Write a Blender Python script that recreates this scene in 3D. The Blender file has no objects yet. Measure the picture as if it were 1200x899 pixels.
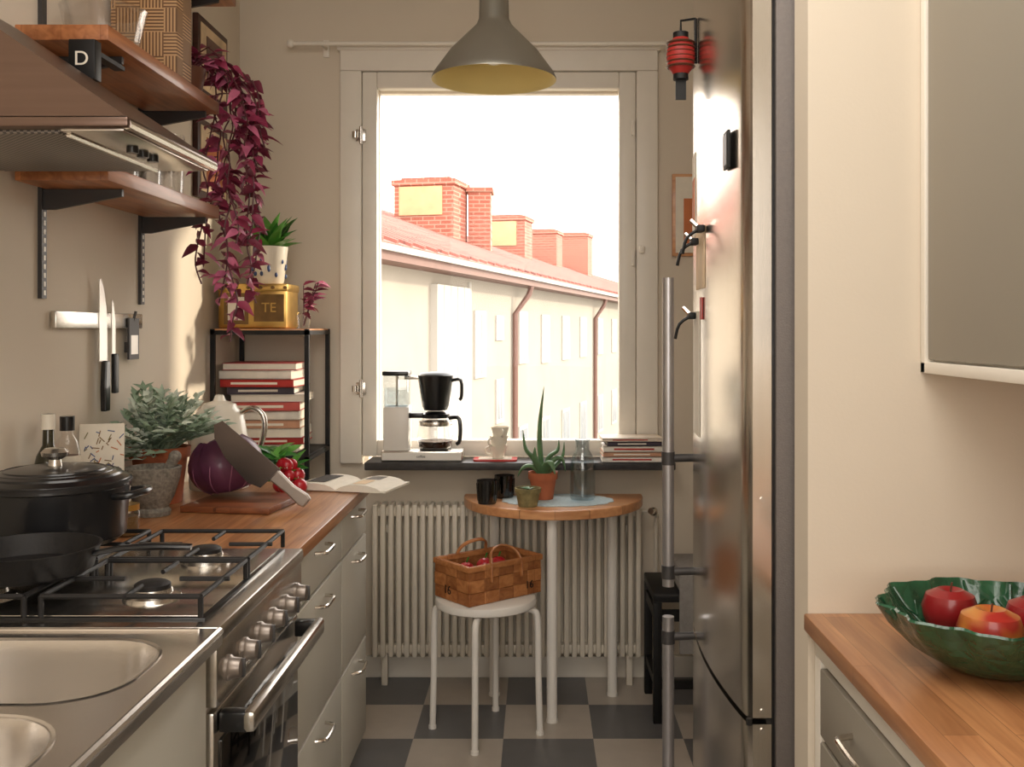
import bpy, bmesh, math, random
from mathutils import Vector, Matrix
random.seed(7)
S=bpy.context.scene
V=Vector
def lin(r,g,b):
    f=lambda c:(c/255/12.92) if c/255<=.04045 else ((c/255+.055)/1.055)**2.4
    return (f(r),f(g),f(b),1)
# ---------------- materials ----------------
def base(name):
    m=bpy.data.materials.new(name); m.use_nodes=True
    nt=m.node_tree; return m,nt,nt.nodes['Principled BSDF']
def pm(name,col,rough=.5,metal=0,var=.07,scale=9,bump=0,bscale=60,trans=0,coat=0,emit=0,stretch=None,ior=1.45,sss=0,vor=0):
    m,nt,b=base(name); c=lin(*col)
    tc=nt.nodes.new('ShaderNodeTexCoord'); mp=nt.nodes.new('ShaderNodeMapping')
    nt.links.new(tc.outputs['Object'],mp.inputs[0])
    if stretch: mp.inputs['Scale'].default_value=stretch
    n=nt.nodes.new('ShaderNodeTexNoise'); n.inputs['Scale'].default_value=scale; n.inputs['Detail'].default_value=4
    nt.links.new(mp.outputs[0],n.inputs['Vector'])
    r=nt.nodes.new('ShaderNodeValToRGB')
    r.color_ramp.elements[0].position=.3; r.color_ramp.elements[1].position=.7
    r.color_ramp.elements[0].color=tuple(x*(1-var) for x in c[:3])+(1,)
    r.color_ramp.elements[1].color=tuple(min(1,x*(1+var)) for x in c[:3])+(1,)
    nt.links.new(n.outputs['Fac'],r.inputs[0]); nt.links.new(r.outputs[0],b.inputs['Base Color'])
    b.inputs['Roughness'].default_value=rough; b.inputs['Metallic'].default_value=metal
    b.inputs['Transmission Weight'].default_value=trans; b.inputs['Coat Weight'].default_value=coat
    b.inputs['IOR'].default_value=ior
    if bump:
        if vor:
            n2=nt.nodes.new('ShaderNodeTexVoronoi'); n2.feature='DISTANCE_TO_EDGE'; n2.inputs['Scale'].default_value=vor; so=n2.outputs['Distance']
        else:
            n2=nt.nodes.new('ShaderNodeTexNoise'); n2.inputs['Scale'].default_value=bscale; so=n2.outputs['Fac']
        nt.links.new(mp.outputs[0],n2.inputs['Vector'])
        bp=nt.nodes.new('ShaderNodeBump'); bp.inputs['Strength'].default_value=bump; bp.inputs['Distance'].default_value=.01
        nt.links.new(so,bp.inputs['Height']); nt.links.new(bp.outputs[0],b.inputs['Normal'])
    return m
def wood(name,c1,c2,axis='Y',rough=.4,plank=0.045,length=.5,coat=.15):
    m,nt,b=base(name)
    tc=nt.nodes.new('ShaderNodeTexCoord'); mp=nt.nodes.new('ShaderNodeMapping'); nt.links.new(tc.outputs['Object'],mp.inputs[0])
    mp2=nt.nodes.new('ShaderNodeMapping'); nt.links.new(tc.outputs['Object'],mp2.inputs[0])
    if axis=='Y':
        mp2.inputs['Rotation'].default_value=(0,0,math.pi/2); mp.inputs['Scale'].default_value=(30,2.2,30)
    else: mp.inputs['Scale'].default_value=(2.2,30,30)
    n=nt.nodes.new('ShaderNodeTexNoise'); n.inputs['Scale'].default_value=1.6; n.inputs['Detail'].default_value=6; n.inputs['Distortion'].default_value=.8
    nt.links.new(mp.outputs[0],n.inputs['Vector'])
    r=nt.nodes.new('ShaderNodeValToRGB'); r.color_ramp.elements[0].position=.3; r.color_ramp.elements[1].position=.72
    r.color_ramp.elements[0].color=lin(*c1); r.color_ramp.elements[1].color=lin(*c2)
    nt.links.new(n.outputs['Fac'],r.inputs[0])
    br=nt.nodes.new('ShaderNodeTexBrick'); br.inputs['Scale'].default_value=1
    br.inputs['Brick Width'].default_value=length; br.inputs['Row Height'].default_value=plank; br.inputs['Mortar Size'].default_value=.0006
    br.inputs['Color1'].default_value=(.72,.7,.68,1); br.inputs['Color2'].default_value=(1.1,1.1,1.1,1); br.inputs['Mortar'].default_value=(.4,.35,.3,1)
    nt.links.new(mp2.outputs[0],br.inputs['Vector'])
    mx=nt.nodes.new('ShaderNodeMixRGB'); mx.blend_type='MULTIPLY'; mx.inputs[0].default_value=.9
    nt.links.new(r.outputs[0],mx.inputs[1]); nt.links.new(br.outputs['Color'],mx.inputs[2])
    nt.links.new(mx.outputs[0],b.inputs['Base Color'])
    b.inputs['Roughness'].default_value=rough; b.inputs['Coat Weight'].default_value=coat
    return m
def checker(name,c1,c2,size,loc,rough=.35):
    m,nt,b=base(name)
    tc=nt.nodes.new('ShaderNodeTexCoord'); mp=nt.nodes.new('ShaderNodeMapping'); nt.links.new(tc.outputs['Object'],mp.inputs[0])
    mp.inputs['Location'].default_value=loc
    ch=nt.nodes.new('ShaderNodeTexChecker'); ch.inputs['Scale'].default_value=1/size
    ch.inputs['Color1'].default_value=lin(*c1); ch.inputs['Color2'].default_value=lin(*c2)
    nt.links.new(mp.outputs[0],ch.inputs['Vector'])
    n=nt.nodes.new('ShaderNodeTexNoise'); n.inputs['Scale'].default_value=14; n.inputs['Detail'].default_value=8; nt.links.new(tc.outputs['Object'],n.inputs['Vector'])
    r=nt.nodes.new('ShaderNodeValToRGB'); r.color_ramp.elements[0].color=(.8,.8,.8,1); r.color_ramp.elements[1].color=(1.1,1.1,1.1,1)
    nt.links.new(n.outputs['Fac'],r.inputs[0])
    mx=nt.nodes.new('ShaderNodeMixRGB'); mx.blend_type='MULTIPLY'; mx.inputs[0].default_value=.7
    nt.links.new(ch.outputs[0],mx.inputs[1]); nt.links.new(r.outputs[0],mx.inputs[2])
    nt.links.new(mx.outputs[0],b.inputs['Base Color']); b.inputs['Roughness'].default_value=rough
    return m
def brick(name,c1,c2,cm,sc,rh=.09,bw=.25,rough=.8,swz=True):
    m,nt,b=base(name)
    tc=nt.nodes.new('ShaderNodeTexCoord'); mp=nt.nodes.new('ShaderNodeMapping'); nt.links.new(tc.outputs['Object'],mp.inputs[0])
    if swz: mp.inputs['Rotation'].default_value=(math.pi/2,0,0)
    br=nt.nodes.new('ShaderNodeTexBrick'); br.inputs['Scale'].default_value=sc
    br.inputs['Brick Width'].default_value=bw; br.inputs['Row Height'].default_value=rh; br.inputs['Mortar Size'].default_value=.012
    br.inputs['Color1'].default_value=lin(*c1); br.inputs['Color2'].default_value=lin(*c2); br.inputs['Mortar'].default_value=lin(*cm)
    nt.links.new(mp.outputs[0],br.inputs['Vector']); nt.links.new(br.outputs['Color'],b.inputs['Base Color'])
    b.inputs['Roughness'].default_value=rough
    return m
def glassm(name,tint=(255,255,255),refl=.12,k=.35):
    m=bpy.data.materials.new(name); m.use_nodes=True; nt=m.node_tree; nt.nodes.clear()
    o=nt.nodes.new('ShaderNodeOutputMaterial'); t=nt.nodes.new('ShaderNodeBsdfTransparent'); t.inputs[0].default_value=lin(*tint)
    g=nt.nodes.new('ShaderNodeBsdfGlossy'); g.inputs['Roughness'].default_value=.03
    lw=nt.nodes.new('ShaderNodeLayerWeight'); lw.inputs[0].default_value=.25
    mt=nt.nodes.new('ShaderNodeMath'); mt.operation='MULTIPLY_ADD'; mt.inputs[1].default_value=k; mt.inputs[2].default_value=refl*.3
    nt.links.new(lw.outputs['Facing'],mt.inputs[0])
    mx=nt.nodes.new('ShaderNodeMixShader'); nt.links.new(mt.outputs[0],mx.inputs[0]); nt.links.new(t.outputs[0],mx.inputs[1]); nt.links.new(g.outputs[0],mx.inputs[2])
    nt.links.new(mx.outputs[0],o.inputs[0]); return m

M={}
M['wall']=pm('wall_paint',(222,210,192),.75,var=.02,scale=2,bump=.03,bscale=140)
M['ceil']=pm('ceiling_paint',(232,226,216),.8,var=.01)
M['trimw']=pm('white_gloss_paint',(240,233,221),.35,var=.02)
M['floor']=checker('checker_linoleum',(106,105,106),(184,174,162),.307,(.117,-4.01,.15))
M['cab']=pm('greige_cabinet_paint',(198,194,181),.42,var=.02,scale=3)
M['cabdk']=pm('grey_cabinet_paint',(152,145,132),.45,var=.02,scale=3)
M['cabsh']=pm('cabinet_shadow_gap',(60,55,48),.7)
M['worktop']=wood('butcher_block_oak',(156,100,62),(204,148,100),'Y',.32)
M['shelfw']=wood('shelf_pine_stained',(154,92,52),(202,132,82),'Y',.4,plank=.09,length=1.4)
M['tablew']=wood('table_birch',(196,134,88),(222,166,116),'X',.35,plank=.08,length=.9)
M['boardw']=wood('walnut_board',(110,60,34),(150,90,54),'X',.45,plank=.06,length=1)
M['steel']=pm('brushed_steel',(212,207,200),.25,1,.06,3,bump=.02,bscale=30,stretch=(1,40,40))
M['steelv']=pm('fridge_brushed_steel',(222,215,206),.2,1,.03,3,bump=.012,bscale=20,stretch=(60,60,1))
M['sink']=pm('sink_steel',(222,217,211),.27,1,.05,4,bump=.02,bscale=40)
M['chrome']=pm('chrome',(214,208,200),.12,1,.02)
M['hood']=pm('hood_bronze_steel',(118,98,88),.33,1,.05,3,stretch=(1,30,30))
M['hoodm']=checker('hood_filter_mesh',(60,54,48),(138,126,116),.006,(0,0,.0011),.35)
M['dsteel']=pm('dark_grey_metal',(78,76,76),.45,.6,.05)
M['hgrey']=pm('handle_grey_metal',(176,174,176),.35,.85,.05)
M['gasket']=pm('fridge_side_grey',(112,105,101),.55,.3,.05,120,bump=.15,bscale=300)
M['black']=pm('black_enamel',(22,22,24),.28,0,.1,coat=.3)
M['iron']=pm('cast_iron',(28,26,26),.55,.2,.15,30,bump=.1)
M['blackm']=pm('matte_black_metal',(26,25,25),.5,.3,.1)
M['oveng']=pm('oven_glass',(18,16,16),.08,0,.1,coat=.6)
M['cream']=pm('cream_ceramic',(238,230,214),.25,0,.02,coat=.4)
M['white']=pm('white_lacquer',(236,231,223),.3,0,.02)
M['terra']=pm('terracotta',(178,100,66),.8,0,.12,14,bump=.1)
M['stone']=pm('mortar_granite',(128,122,112),.75,0,.35,120,bump=.2,bscale=200)
M['gold']=pm('gold_tin',(206,168,96),.3,.9,.15,20)
M['golddk']=pm('tin_print_dark',(116,88,50),.4,.4,.2,30)
M['glass']=glassm('clear_glass')
M['wglass']=glassm('window_glass',refl=.02,k=.2)
M['smoke']=glassm('smoky_glass',(150,150,155),.25)
M['bglass']=glassm('pale_blue_glass',(240,244,246),.3,.2)
M['coffee']=pm('coffee_liquid',(40,20,10),.1)
M['soil']=pm('soil',(52,38,28),.95,0,.3,60,bump=.4)
M['paper']=pm('paper',(236,228,212),.8,0,.03,40)
M['red']=pm('red_cover',(186,44,38),.45,0,.1)
M['rad']=pm('radiator_enamel',(224,215,199),.35,0,.02)
M['wsplint']=wood('basket_splint',(170,104,56),(212,146,90),'X',.5,plank=.5,length=2)
M['wsplint2']=wood('basket_splint_dark',(142,82,42),(186,122,70),'X',.55,plank=.5,length=2)
M['lampo']=pm('lamp_aluminium',(160,157,147),.42,.75,.03)
M['lampi']=pm('lamp_inner_cream',(252,232,158),.6,0,.02)
M['sill']=pm('slate_sill',(62,60,60),.4,0,.2,30)
M['brown']=pm('brown_glazed',(96,58,42),.35,0,.15)
M['purp']=[pm('tradescantia_leaf_a',(150,54,84),.5,0,.25,30),pm('tradescantia_leaf_b',(114,40,60),.5,0,.25,30),pm('tradescantia_leaf_c',(192,102,132),.5,0,.2,30)]
M['pstem']=pm('purple_stem',(92,48,52),.6)
M['silv']=[pm('silver_leaf_a',(180,196,176),.8,0,.12,40),pm('silver_leaf_b',(142,162,136),.8,0,.15,40),pm('silver_leaf_c',(212,220,204),.8,0,.1,40)]
M['green']=[pm('green_leaf_a',(58,118,48),.4,0,.2,20,coat=.2),pm('green_leaf_b',(96,158,66),.4,0,.2,20,coat=.2)]
M['aloe']=pm('aloe_leaf',(96,130,90),.45,0,.2,30,coat=.1)
M['cabb']=pm('red_cabbage',(94,50,74),.4,0,.35,9,bump=.35,bscale=18,coat=.2)
M['cabb2']=pm('red_cabbage_vein',(150,96,120),.4,0,.2,12)
M['rad_r']=pm('radish_red',(180,30,44),.3,0,.15,coat=.4)
M['blade']=pm('knife_steel',(104,94,90),.25,1,.08,10)
M['hsteel']=pm('knife_handle_steel',(150,140,132),.4,.8,.1,10)
M['bladel']=pm('knife_steel_bright',(214,208,200),.3,.8,.04,10)
M['gbowl']=pm('green_majolica',(36,80,54),.24,0,.4,24,bump=.5,coat=.5,vor=38)
M['blue']=pm('blue_print',(64,84,130),.5,0,.3,30)
M['linen']=pm('grey_linen',(150,146,142),.9,0,.1,60,bump=.3,bscale=200)
M['doily']=pm('pale_blue_lace',(190,206,210),.85,0,.1,90,bump=.3,bscale=150)
M['moss']=pm('moss_pot',(134,124,84),.9,0,.3,40,bump=.4)
M['oilg']=pm('olive_oil_bottle',(44,40,22),.1,0,.2,coat=.6)
M['label']=pm('bottle_label',(222,214,196),.7,0,.08,60)
M['dkwood']=pm('dark_wood_frame',(70,38,28),.45,0,.2,20,stretch=(1,1,8))
M['pic']=pm('poster_print',(222,196,160),.7,0,.25,8)
M['orange']=pm('poster_orange',(204,122,76),.7,0,.1)
M['lantern']=pm('red_lantern',(160,38,32),.5,0,.1)
M['facade']=pm('ext_plaster',(148,141,130),.9,0,.06,1.2)
M['facade2']=pm('ext_white_panel',(164,160,153),.8,0,.03,2)
M['roof']=brick('ext_roof_tiles',(156,100,88),(144,88,78),(122,78,70),1,.22,.3,.8,False)
M['brick']=brick('ext_chimney_brick',(160,94,76),(146,82,66),(164,132,114),1,.09,.26)
M['chimy']=pm('ext_chimney_painted_sun',(198,162,122),.9,0,.12,3)
M['pipe']=pm('ext_downpipe',(108,78,68),.6)
M['ewin']=pm('ext_window_glass',(118,124,130),.25,0,.15,2)
M['ground']=pm('ext_ground',(100,96,84),.95,0,.2,1)
def weave():
    m,nt,b=base('parquet_weave')
    tc=nt.nodes.new('ShaderNodeTexCoord')
    ch=nt.nodes.new('ShaderNodeTexChecker'); ch.inputs['Scale'].default_value=15
    mp=nt.nodes.new('ShaderNodeMapping'); mp.inputs['Location'].default_value=(.011,.013,.003); nt.links.new(tc.outputs['Object'],mp.inputs[0]); nt.links.new(mp.outputs[0],ch.inputs['Vector'])
    ws=[]
    for d in ('X','Z'):
        w=nt.nodes.new('ShaderNodeTexWave'); w.bands_direction=d; w.inputs['Scale'].default_value=34; nt.links.new(mp.outputs[0],w.inputs['Vector']); ws.append(w)
    mx=nt.nodes.new('ShaderNodeMixRGB'); nt.links.new(ch.outputs['Fac'],mx.inputs[0]); nt.links.new(ws[0].outputs[0],mx.inputs[1]); nt.links.new(ws[1].outputs[0],mx.inputs[2])
    r=nt.nodes.new('ShaderNodeValToRGB'); r.color_ramp.elements[0].color=lin(96,62,38); r.color_ramp.elements[1].color=lin(206,164,116)
    nt.links.new(mx.outputs[0],r.inputs[0]); nt.links.new(r.outputs[0],b.inputs['Base Color']); b.inputs['Roughness'].default_value=.6
    return m
M['weave']=weave()
def apple(nm,p0,ca,cb):
    m,nt,b=base(nm)
    tc=nt.nodes.new('ShaderNodeTexCoord'); n=nt.nodes.new('ShaderNodeTexNoise'); n.inputs['Scale'].default_value=13; nt.links.new(tc.outputs['Object'],n.inputs['Vector'])
    r=nt.nodes.new('ShaderNodeValToRGB'); r.color_ramp.elements[0].color=lin(*ca); r.color_ramp.elements[1].color=lin(*cb); r.color_ramp.elements[0].position=p0; r.color_ramp.elements[1].position=p0+.2
    nt.links.new(n.outputs['Fac'],r.inputs[0]); nt.links.new(r.outputs[0],b.inputs['Base Color']); b.inputs['Roughness'].default_value=.3; b.inputs['Coat Weight'].default_value=.25
    return m
M['apple']=apple('apple_skin_mixed',.4,(168,44,36),(206,146,60))
M['apple2']=apple('apple_skin_red',.56,(142,26,30),(190,90,60))

# ---------------- mesh builder ----------------
def rnd(a,b): return random.uniform(a,b)
class O:
    def __init__(s,name): s.name=name; s.bm=bmesh.new(); s.mats=[]
    def mi(s,m):
        if isinstance(m,str): m=M[m]
        if m not in s.mats: s.mats.append(m)
        return s.mats.index(m)
    def add(s,tb,m,smooth=False,T=None):
        if T is not None: bmesh.ops.transform(tb,matrix=T,verts=tb.verts)
        i=s.mi(m)
        bmesh.ops.recalc_face_normals(tb,faces=tb.faces)
        for f in tb.faces: f.material_index=i; f.smooth=smooth
        for e in tb.edges:
            if len(e.link_faces)==2 and e.calc_face_angle(0)>.7: e.smooth=False
        me=bpy.data.meshes.new('tmp'); tb.to_mesh(me); tb.free(); s.bm.from_mesh(me); bpy.data.meshes.remove(me)
        return s
    def box(s,x0,x1,y0,y1,z0,z1,m,bev=0,T=None,seg=2):
        tb=bmesh.new(); bmesh.ops.create_cube(tb,size=1)
        for v in tb.verts: v.co=V(((x0+x1)/2+v.co.x*(x1-x0),(y0+y1)/2+v.co.y*(y1-y0),(z0+z1)/2+v.co.z*(z1-z0)))
        if bev: bmesh.ops.bevel(tb,geom=list(tb.edges),offset=bev,segments=seg,affect='EDGES',profile=.5)
        return s.add(tb,m,bool(bev),T)
    def loft(s,loops,m,cap0=False,cap1=False,smooth=True,T=None,closed=True):
        tb=bmesh.new(); L=[[tb.verts.new(p) for p in lp] for lp in loops]
        n=len(L[0])
        for a,b in zip(L,L[1:]):
            for i in range(n if closed else n-1):
                j=(i+1)%n
                try: tb.faces.new((a[i],a[j],b[j],b[i]))
                except ValueError: pass
        if cap0: tb.faces.new(L[0][::-1])
        if cap1: tb.faces.new(L[-1])
        bmesh.ops.remove_doubles(tb,verts=tb.verts,dist=1e-6)
        return s.add(tb,m,smooth,T)
    def lathe(s,prof,c,m,seg=32,T=None,sx=1,sy=1,smooth=True,wob=None):
        loops=[]
        for r,z in prof:
            lp=[]
            for i in range(seg):
                a=2*math.pi*i/seg; rr=max(r,1e-7)*(wob(a,z) if wob else 1)
                lp.append(V((c[0]+rr*math.cos(a)*sx,c[1]+rr*math.sin(a)*sy,c[2]+z)))
            loops.append(lp)
        return s.loft(loops,m,smooth=smooth,T=T)
    def cyl(s,c,r,h,m,seg=24,T=None,r2=None):
        r2=r if r2 is None else r2
        return s.lathe([(0,0),(r,0),(r2,h),(0,h)],c,m,seg,T)
    def sph(s,c,r,m,seg=20,T=None):
        if not hasattr(r,'__len__'): r=(r,r,r)
        tb=bmesh.new(); bmesh.ops.create_uvsphere(tb,u_segments=seg,v_segments=max(8,seg//2+2),radius=1)
        for v in tb.verts: v.co=V((c[0]+v.co.x*r[0],c[1]+v.co.y*r[1],c[2]+v.co.z*r[2]))
        return s.add(tb,m,True,T)
    def prism(s,poly,z0,z1,m,T=None,bev=0,smooth=False):
        tb=bmesh.new(); vs=[tb.verts.new((p[0],p[1],z0)) for p in poly]; f=tb.faces.new(vs)
        ex=bmesh.ops.extrude_face_region(tb,geom=[f]); 
        for g in ex['geom']:
            if isinstance(g,bmesh.types.BMVert): g.co.z=z1
        if bev:
            bmesh.ops.recalc_face_normals(tb,faces=tb.faces)
            es=[e for e in tb.edges if len(e.link_faces)==2 and e.calc_face_angle(0)>.6]
            bmesh.ops.bevel(tb,geom=es,offset=bev,segments=2,affect='EDGES',profile=.5)
        return s.add(tb,m,smooth,T)
    def tube(s,pts,r,m,seg=8,sm=0,closed=False,T=None,flat=1):
        pts=[V(p) for p in pts]
        if sm:
            n=len(pts); out=[]; rs=[]
            for i in range(n if closed else n-1):
                g=lambda k:pts[k%n] if closed else pts[max(0,min(n-1,k))]
                p0,p1,p2,p3=g(i-1),g(i),g(i+1),g(i+2)
                for k in range(sm):
                    t=k/sm
                    out.append(.5*((2*p1)+(-p0+p2)*t+(2*p0-5*p1+4*p2-p3)*t*t+(-p0+3*p1-3*p2+p3)*t**3))
                    if isinstance(r,(list,tuple)): rs.append(r[i]+(r[(i+1)%n]-r[i])*t)
            if not closed:
                out.append(pts[-1]); 
                if isinstance(r,(list,tuple)): rs.append(r[-1])
            pts=out
            if isinstance(r,(list,tuple)): r=rs
        n=len(pts); loops=[]; up=None
        for i,p in enumerate(pts):
            if closed: d=(pts[(i+1)%n]-pts[i-1])
            else: d=(pts[min(i+1,n-1)]-pts[max(i-1,0)])
            d=d.normalized() if d.length>1e-9 else V((0,0,1))
            if up is None:
                up=V((0,0,1)) if abs(d.z)<.9 else V((1,0,0))
            a=d.cross(up); a=a.normalized() if a.length>1e-6 else V((1,0,0)); b=a.cross(d).normalized(); up=b
            rr=r[i] if isinstance(r,(list,tuple)) else r
            loops.append([p+a*math.cos(2*math.pi*k/seg)*rr+b*math.sin(2*math.pi*k/seg)*rr*flat for k in range(seg)])
        if closed: loops.append(loops[0]); return s.loft(loops,m,T=T)
        return s.loft(loops,m,cap0=True,cap1=True,T=T)
    def raw(s,vs,fs,m,smooth=True):
        i=s.mi(m); L=[s.bm.verts.new(v) for v in vs]
        for f in fs:
            q=s.bm.faces.new([L[k] for k in f]); q.material_index=i; q.smooth=smooth
        return s
    def leaf(s,m,p,d,n,L,W,curl=-.3,fold=.15,k=5,pw=.75):
        d=V(d).normalized(); n=V(n); n=(n-d*n.dot(d)); n=n.normalized() if n.length>1e-5 else d.orthogonal().normalized(); sd=d.cross(n)
        vs=[];fs=[]
        for i in range(k+1):
            t=i/k; w=W/2*math.sin(math.pi*min(.995,(t*.96+.03))**pw); c=V(p)+d*L*t+n*(curl*t*t*L)
            vs+= [c-sd*w+n*w*fold*2,c,c+sd*w+n*w*fold*2]
        for i in range(k):
            a=i*3; fs+=[(a,a+1,a+4,a+3),(a+1,a+2,a+5,a+4)]
        return s.raw(vs,fs,m)
    def text(s,txt,size,m,T,ext=.0008):
        cu=bpy.data.curves.new('tx','FONT'); cu.body=txt; cu.size=size; cu.extrude=ext; cu.align_x='CENTER'; cu.align_y='CENTER'
        ob=bpy.data.objects.new('tx',cu); S.collection.objects.link(ob); bpy.context.view_layer.update()
        me=bpy.data.meshes.new_from_object(ob.evaluated_get(bpy.context.evaluated_depsgraph_get()))
        tb=bmesh.new(); tb.from_mesh(me); s.add(tb,m,False,T); bpy.data.objects.remove(ob); bpy.data.meshes.remove(me); bpy.data.curves.remove(cu); return s
    def done(s,origin=True,parent=None):
        me=bpy.data.meshes.new(s.name); 
        if origin and len(s.bm.verts):
            mn=V((min(v.co.x for v in s.bm.verts),min(v.co.y for v in s.bm.verts),min(v.co.z for v in s.bm.verts)))
            mxv=V((max(v.co.x for v in s.bm.verts),max(v.co.y for v in s.bm.verts),0))
            o=V(((mn.x+mxv.x)/2,(mn.y+mxv.y)/2,mn.z))
            for v in s.bm.verts: v.co-=o
        else: o=V((0,0,0))
        s.bm.to_mesh(me); s.bm.free()
        for m in s.mats: me.materials.append(m)
        ob=bpy.data.objects.new(s.name,me); ob.location=o; S.collection.objects.link(ob)
        if parent: ob.parent=parent; ob.location=o-parent.location
        return ob
def rot(axis,deg,c=(0,0,0)):
    return Matrix.Translation(V(c))@Matrix.Rotation(math.radians(deg),4,axis)@Matrix.Translation(-V(c))
def basis(o,ex,ey,ez):
    m=Matrix.Identity(4)
    for i,e in enumerate((ex,ey,ez)):
        for j in range(3): m[j][i]=e[j]
    for j in range(3): m[j][3]=o[j]
    return m
FRONT=lambda o:basis(o,(1,0,0),(0,0,1),(0,-1,0))   # text facing -Y
# ---------------- room shell ----------------
XL,XR,YB,YS,ZC=-1.2,1.07,4.01,-1.3,2.8
O('floor').box(XL-.15,XR+.15,YS-.1,YB+.24,-.1,0,'floor').done(False)
O('ceiling').box(XL-.15,XR+.15,YS-.1,YB+.24,ZC,ZC+.1,'ceil').done(False)
O('wall_left').box(XL-.15,XL,YS-.1,YB+.24,0,ZC,'wall').done(False)
O('wall_right').box(XR,XR+.15,YS-.1,YB+.24,0,ZC,'wall').done(False)
O('wall_south').box(XL,XR,YS-.1,YS,0,ZC,'wall').done(False)
w=O('wall_back'); w.box(XL,-.704,YB,YB+.24,0,ZC,'wall').box(.395,XR,YB,YB+.24,0,ZC,'wall').box(-.704,.395,YB,YB+.24,2.43,ZC,'wall').box(-.704,.395,YB,YB+.24,0,.855,'wall').done(False)
O('wall_partition').box(.475,XR,1.75,1.84,0,ZC,'wall').done(False)
O('baseboard_back').box(XL,XR,YB-.02,YB,0,.085,'trimw',.004).done()
# window
w=O('window_1')
w.box(-.79,-.704,3.975,YB,.86,2.43,'trimw',.006).box(.395,.481,3.975,YB,.86,2.43,'trimw',.006).box(-.79,.481,3.975,YB,2.43,2.515,'trimw',.006)
w.box(-.80,.491,3.965,YB,2.51,2.53,'trimw',.004)
w.box(-.702,-.643,3.985,4.035,.888,2.428,'trimw',.006).box(.326,.393,3.985,4.035,.888,2.428,'trimw',.006)
w.box(-.643,.326,3.985,4.035,2.362,2.428,'trimw',.006).box(-.643,.326,3.985,4.035,.888,.953,'trimw',.006)
w.box(-.702,-.652,4.12,4.16,.87,2.428,'trimw',.004).box(.336,.393,4.12,4.16,.87,2.428,'trimw',.004).box(-.652,.336,4.12,4.16,2.37,2.428,'trimw',.004).box(-.652,.336,4.12,4.16,.87,.94,'trimw',.004)
w.box(-.645,.33,4.008,4.012,.95,2.365,'wglass')
for z in (2.17,1.16):
    w.box(-.725,-.685,3.968,3.985,z-.025,z+.025,'steel',.004); w.cyl((-.704,3.965,z-.035),.007,.07,'steel',10)
    w.cyl((-.725,3.96,z-.012),.014,.024,'steel',12)
for z in (2.2,1.68):
    w.box(.375,.388,3.97,3.986,z-.03,z+.03,'trimw',.003)
w.box(.405,.425,3.955,3.976,1.70,1.73,'trimw',.004)
w.done()
O('trim_1').box(-.665,.53,3.82,4.008,.855,.885,'sill',.004).done()
r=O('curtain_rod'); r.tube([(-.97,3.93,2.525),(.95,3.93,2.525)],.008,'trimw',10).sph((-.975,3.93,2.525),.016,'trimw',12)
for x in (-.85,.53): r.tube([(x,3.93,2.525),(x,4.009,2.525)],.007,'trimw',8); r.box(x-.012,x+.012,4.0,4.01,2.49,2.56,'trimw',.003)
r.done()
p=O('framed_poster'); p.box(.54,.78,3.99,4.0105,1.69,2.02,'tablew',.003).box(.553,.767,3.985,3.992,1.703,2.007,'paper').box(.585,.735,3.983,3.986,1.74,1.92,'orange').done()
# radiator
r=O('radiator'); n=34; x0,x1=-.649,.408
for i in range(n):
    x=x0+(x1-x0)*(i+.5)/n
    r.box(x-.0105,x+.0105,3.868,3.955,.12,.715,'rad',.007)
r.box(x0,x1,3.885,3.945,.665,.70,'rad',.006).box(x0,x1,3.885,3.945,.13,.165,'rad',.006).box(x0,x1,3.925,3.955,.14,.69,'rad')
for x in (-.6,.36):
    r.box(x-.015,x+.015,3.90,4.008,.60,.63,'rad',.003)
    r.box(x-.012,x+.012,3.90,3.93,.0,.13,'rad',.003)
r.tube([(.405,3.915,.68),(.45,3.915,.68),(.47,3.93,.66),(.47,3.96,.6),(.47,3.96,.02)],.009,'rad',8,3)
r.sph((.455,3.912,.68),.018,'chrome',12).tube([(.455,3.91,.68),(.44,3.87,.69)],.012,'chrome',10)
r.done()
# ---------------- left base units ----------------
ct=O('kitchen_worktop_left'); ct.box(XL+.001,-.541,2.262,3.25,.868,.90,'worktop',.003).done()
c=O('base_cabinet_drawers')
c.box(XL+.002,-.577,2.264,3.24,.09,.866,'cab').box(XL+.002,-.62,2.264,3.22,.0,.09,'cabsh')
def pull(o,x,y,z,l,sgn=1,m='chrome'):
    o.tube([(x,y-l/2,z),(x+sgn*.022,y-l/2+.008,z),(x+sgn*.028,y-l/2+.025,z),(x+sgn*.028,y+l/2-.025,z),(x+sgn*.022,y+l/2-.008,z),(x,y+l/2,z)],.005,m,8,3)
for (a,b) in ((2.27,2.836),(2.844,3.238)):
    for z0,z1,zh in ((.742,.862,.835),(.41,.734,.70),(.095,.402,.365)):
        c.box(-.578,-.558,a,b,z0,z1,'cab',.003); pull(c,-.558,(a+b)/2,zh,.12)
c.done()
# stove
s=O('gas_stove'); a,b=1.662,2.258
s.box(XL+.002,-.60,a+.01,b-.01,0,.06,'blackm')
s.box(XL+.002,-.56,a,b,.05,.87,'white').box(XL+.002,-.53,a,b,.872,.902,'steel',.006)
s.box(-.562,-.535,a,b,.765,.872,'steel',.004)
s.box(-.562,-.542,a+.005,b-.005,.22,.755,'steel',.005).box(-.543,-.536,a+.03,b-.03,.25,.70,'oveng',.003)
s.box(-.562,-.545,a+.005,b-.005,.06,.21,'white',.004)
for i in range(6):
    y=a+.055+i*(b-a-.11)/5
    T=basis((-.535,y,.815),(0,1,0),(0,0,1),(1,0,0))
    s.lathe([(0,0),(.022,0),(.022,.005),(.018,.009),(.0165,.024),(.012,.027),(0,.027)],(0,0,0),'hsteel',20,T)
    s.box(-.003,.003,-.016,.016,.022,.031,'dsteel',.001,T)
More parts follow.
